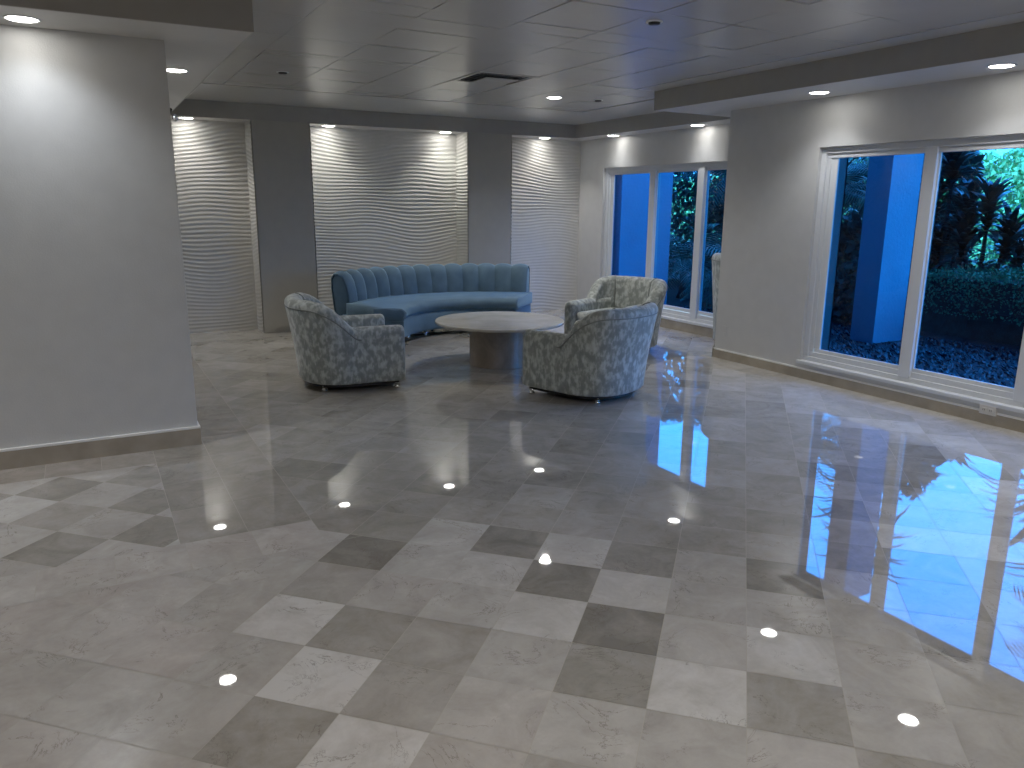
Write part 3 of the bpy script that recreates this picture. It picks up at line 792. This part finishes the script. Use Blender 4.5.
def palm(x, y, label, h_, nf, L, mat=M_palm, trunk=.09, el0=1.2, leaflet=.45, name='palm_tree', group=None):
    r = thing(name, label, 'palm' , (x, y, GZ), random.uniform(0, 6), group)
    if h_ > .25: MB().tube([(0, 0, 0), (.04, 0, h_ * .5), (0, 0, h_)], [trunk * 1.2, trunk, trunk * .8], 10).build('trunk', M_trunk, r, smooth=True)
    V, F = [], []
    for k in range(nf):
        az = k * 2.399; e = el0 - 1.25 * (k / nf) + random.uniform(-.1, .1); p = Vector((0, 0, h_)); Lf = L * random.uniform(.8, 1.1); seg = 26
        azd = Vector((math.cos(az), math.sin(az), 0)); sd = Vector((-math.sin(az), math.cos(az), 0)); prev = None
        for s_ in range(seg + 1):
            d = azd * math.cos(e) + Vector((0, 0, math.sin(e))); up = sd.cross(d) * -1
            if prev is not None:
                i = len(V); V += [tuple(prev + sd * .008), tuple(prev - sd * .008), tuple(p - sd * .006), tuple(p + sd * .006)]; F.append((i, i + 1, i + 2, i + 3))
            if s_ > 3:
                ll = leaflet * math.sin(PI * (.12 + .82 * s_ / seg)) ** .6
                for sg in (-1, 1):
                    t_ = (sd * sg * .85 + d * .55 + Vector((0, 0, -.28))).normalized(); wv = d * .014; i = len(V)
                    m_ = p + t_ * ll * .5; en = p + t_ * ll + Vector((0, 0, -.12 * ll))
                    V += [tuple(p + wv * .5), tuple(m_ + wv), tuple(en), tuple(m_ - wv), tuple(p - wv * .5)]; F.append((i, i + 1, i + 2, i + 3, i + 4))
            prev = p; p = p + d * Lf / seg; e -= 1.25 / seg
    mesh_obj('fronds', V, F, mat, r)
    return r
# dracaenas in the second pane of the near window
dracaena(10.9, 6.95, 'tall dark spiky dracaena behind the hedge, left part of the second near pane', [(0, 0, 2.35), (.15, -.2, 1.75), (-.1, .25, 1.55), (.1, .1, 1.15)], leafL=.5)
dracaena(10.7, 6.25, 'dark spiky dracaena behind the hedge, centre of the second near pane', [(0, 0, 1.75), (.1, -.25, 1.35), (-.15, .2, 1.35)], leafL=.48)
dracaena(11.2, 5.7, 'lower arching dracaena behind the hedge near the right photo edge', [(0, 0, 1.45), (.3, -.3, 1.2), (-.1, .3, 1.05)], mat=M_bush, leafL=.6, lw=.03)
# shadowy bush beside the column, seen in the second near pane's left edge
def bush(x, y, rx, ry, rz, n, mat, label, size=.12, name='shrub', z0=.0, cat='shrub', group=None):
    r = thing(name, label, cat, (x, y, GZ), 0, group)
    V, F = [], []
    def sm():
        d = Vector((random.gauss(0, 1), random.gauss(0, 1), random.gauss(0, 1))).normalized(); k = random.uniform(.55, 1) ** .5
        bmp = 1 + .18 * math.sin(5 * d.x + x) * math.cos(4 * d.y + y)
        return (d.x * rx * k * bmp, d.y * ry * k * bmp, z0 + rz + d.z * rz * k * bmp), d
    leaf_cloud(n, sm, size, V, F)
    mesh_obj('foliage', V, F, mat, r)
    MB().tube([(0, 0, 0), (.05, .02, z0 + rz)], [.06, .04], 8).build('stem', M_trunk, r, smooth=True)
    return r
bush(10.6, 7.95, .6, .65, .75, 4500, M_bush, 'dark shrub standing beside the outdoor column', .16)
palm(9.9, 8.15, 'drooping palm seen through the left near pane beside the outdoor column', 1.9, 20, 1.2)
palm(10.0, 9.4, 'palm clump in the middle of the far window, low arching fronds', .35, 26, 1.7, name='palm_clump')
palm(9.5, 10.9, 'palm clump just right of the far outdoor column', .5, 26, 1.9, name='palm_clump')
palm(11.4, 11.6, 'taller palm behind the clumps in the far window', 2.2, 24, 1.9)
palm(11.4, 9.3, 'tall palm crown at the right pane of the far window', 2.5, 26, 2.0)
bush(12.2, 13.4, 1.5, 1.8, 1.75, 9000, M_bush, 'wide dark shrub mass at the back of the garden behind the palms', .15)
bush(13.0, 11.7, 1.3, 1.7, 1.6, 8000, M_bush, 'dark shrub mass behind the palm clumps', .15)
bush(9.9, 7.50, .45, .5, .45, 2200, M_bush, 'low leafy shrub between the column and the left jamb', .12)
# tall silhouettes seen in the floor reflections
dracaena(12.0, 5.0, 'tall fan-leaved dracaena rising above the others beyond the hedge', [(0, 0, 3.3), (.5, .9, 2.9), (-.2, -.9, 3.6)], leafL=1.1, lw=.05, nleaf=46, droop=1.3)
dracaena(9.9, 6.95, 'tall thin dracaena directly behind the outdoor column', [(0, 0, 3.5), (.1, .35, 2.8)], leafL=.8, lw=.04, nleaf=50, droop=1.4)
bush(11.7, 7.62, .5, .5, 1.6, 3500, M_bush, 'tall dark shrub left of the dracaenas in the second near pane', .17)
palm(9.3, 3.0, 'tall dracaena-like palm beside the hedge beyond the right edge', 2.6, 24, 1.6)
# sunlit trees at the back
k = 0
for (x, y, rx, rz) in ((21, 5.5, 2.3, 1.5), (20, 9.5, 2.2, 1.65), (22.5, 12.5, 2.4, 1.55), (20, 15.5, 2.3, 1.6), (21, 19, 2.6, 1.7), (23, 22.5, 2.6, 1.7), (18.5, 24, 2.4, 1.6), (24, 8, 2.5, 1.9), (22, 2, 2.5, 1.6)):
    bush(x, y, rx, rx, rz, 5200, M_far, ['bright sunlit tree at the garden back, %s' % s for s in ('right of the dracaenas', 'behind the dracaenas', 'behind the column', 'left of the column', 'behind the palms', 'deep behind the palms', 'beyond the far window', 'second row right', 'beyond the right edge')][k], .2, name='garden_tree', cat='tree', group='sunlit trees behind the garden'); k += 1
MB().box(30, 30.4, -25, 60, GZ, 3.2).build('wall_garden_boundary', plain('boundary_green', (.10, .22, .12), .9, noise=.5, nscale=1.5), kind='structure')

# ------------------------------------------------------------------ light outside
wd = bpy.data.worlds.new('sky'); sc.world = wd; wd.use_nodes = True; nt = wd.node_tree
bg = nt.nodes['Background']; tc = N(nt, 'ShaderNodeTexCoord'); sx = N(nt, 'ShaderNodeSeparateXYZ'); nt.links.new(tc.outputs['Generated'], sx.inputs[0])
r = N(nt, 'ShaderNodeValToRGB'); e = r.color_ramp.elements
e[0].position = 0; e[0].color = (.60, .86, 1, 1); e[1].position = .7; e[1].color = (.30, .60, 1, 1)
nt.links.new(sx.outputs['Z'], r.inputs['Fac']); nt.links.new(r.outputs[0], bg.inputs[0])
mr = N(nt, 'ShaderNodeMapRange', interpolation_type='SMOOTHSTEP'); nt.links.new(sx.outputs['X'], mr.inputs['Value'])
mr.inputs['From Min'].default_value = -.1; mr.inputs['From Max'].default_value = .75; mr.inputs['To Min'].default_value = .5; mr.inputs['To Max'].default_value = 11.5
nt.links.new(mr.outputs[0], bg.inputs[1])
sun = bpy.data.lights.new('sun', 'SUN'); sun.energy = 24; sun.angle = .02; sun.color = (1, .96, .85)
so = bpy.data.objects.new('sun', sun); COL.objects.link(so); so.location = (0, 0, 20)
so.rotation_euler = Vector((1, .25, -.95)).to_track_quat('-Z', 'Y').to_euler()

# ------------------------------------------------------------------ camera
yaw, pitch, roll, fpx = .50155664909, .2282990046, .00854269, 772.024
cy_, sy_, cp_, sp_ = math.cos(yaw), math.sin(yaw), math.cos(pitch), math.sin(pitch)
fwd = Vector((sy_ * cp_, cy_ * cp_, -sp_)); rt = Vector((cy_, -sy_, 0)); up = rt.cross(fwd)
c_, s_ = math.cos(roll), math.sin(roll)
rt2 = rt * c_ + up * s_; up2 = -rt * s_ + up * c_
cam = bpy.data.cameras.new('camera'); cam.sensor_width = 36; cam.lens = 36 * fpx / 1024; cam.clip_start = .05; cam.clip_end = 300
cobj = bpy.data.objects.new('camera', cam); COL.objects.link(cobj)
mw = Matrix.Identity(4)
for i in range(3): mw[i][0] = rt2[i]; mw[i][1] = up2[i]; mw[i][2] = -fwd[i]
mw[0][3], mw[1][3], mw[2][3] = 0, 0, 1.6
cobj.matrix_world = mw; sc.camera = cobj
sc.view_settings.view_transform = 'Standard'; sc.view_settings.look = 'None'
sc.view_settings.exposure = .10; sc.view_settings.gamma = 1.1
sc.cycles.caustics_reflective = False; sc.cycles.caustics_refractive = False
sc.cycles.sample_clamp_indirect = 6
sc.cycles.max_bounces = 8; sc.cycles.diffuse_bounces = 4; sc.cycles.transparent_max_bounces = 16
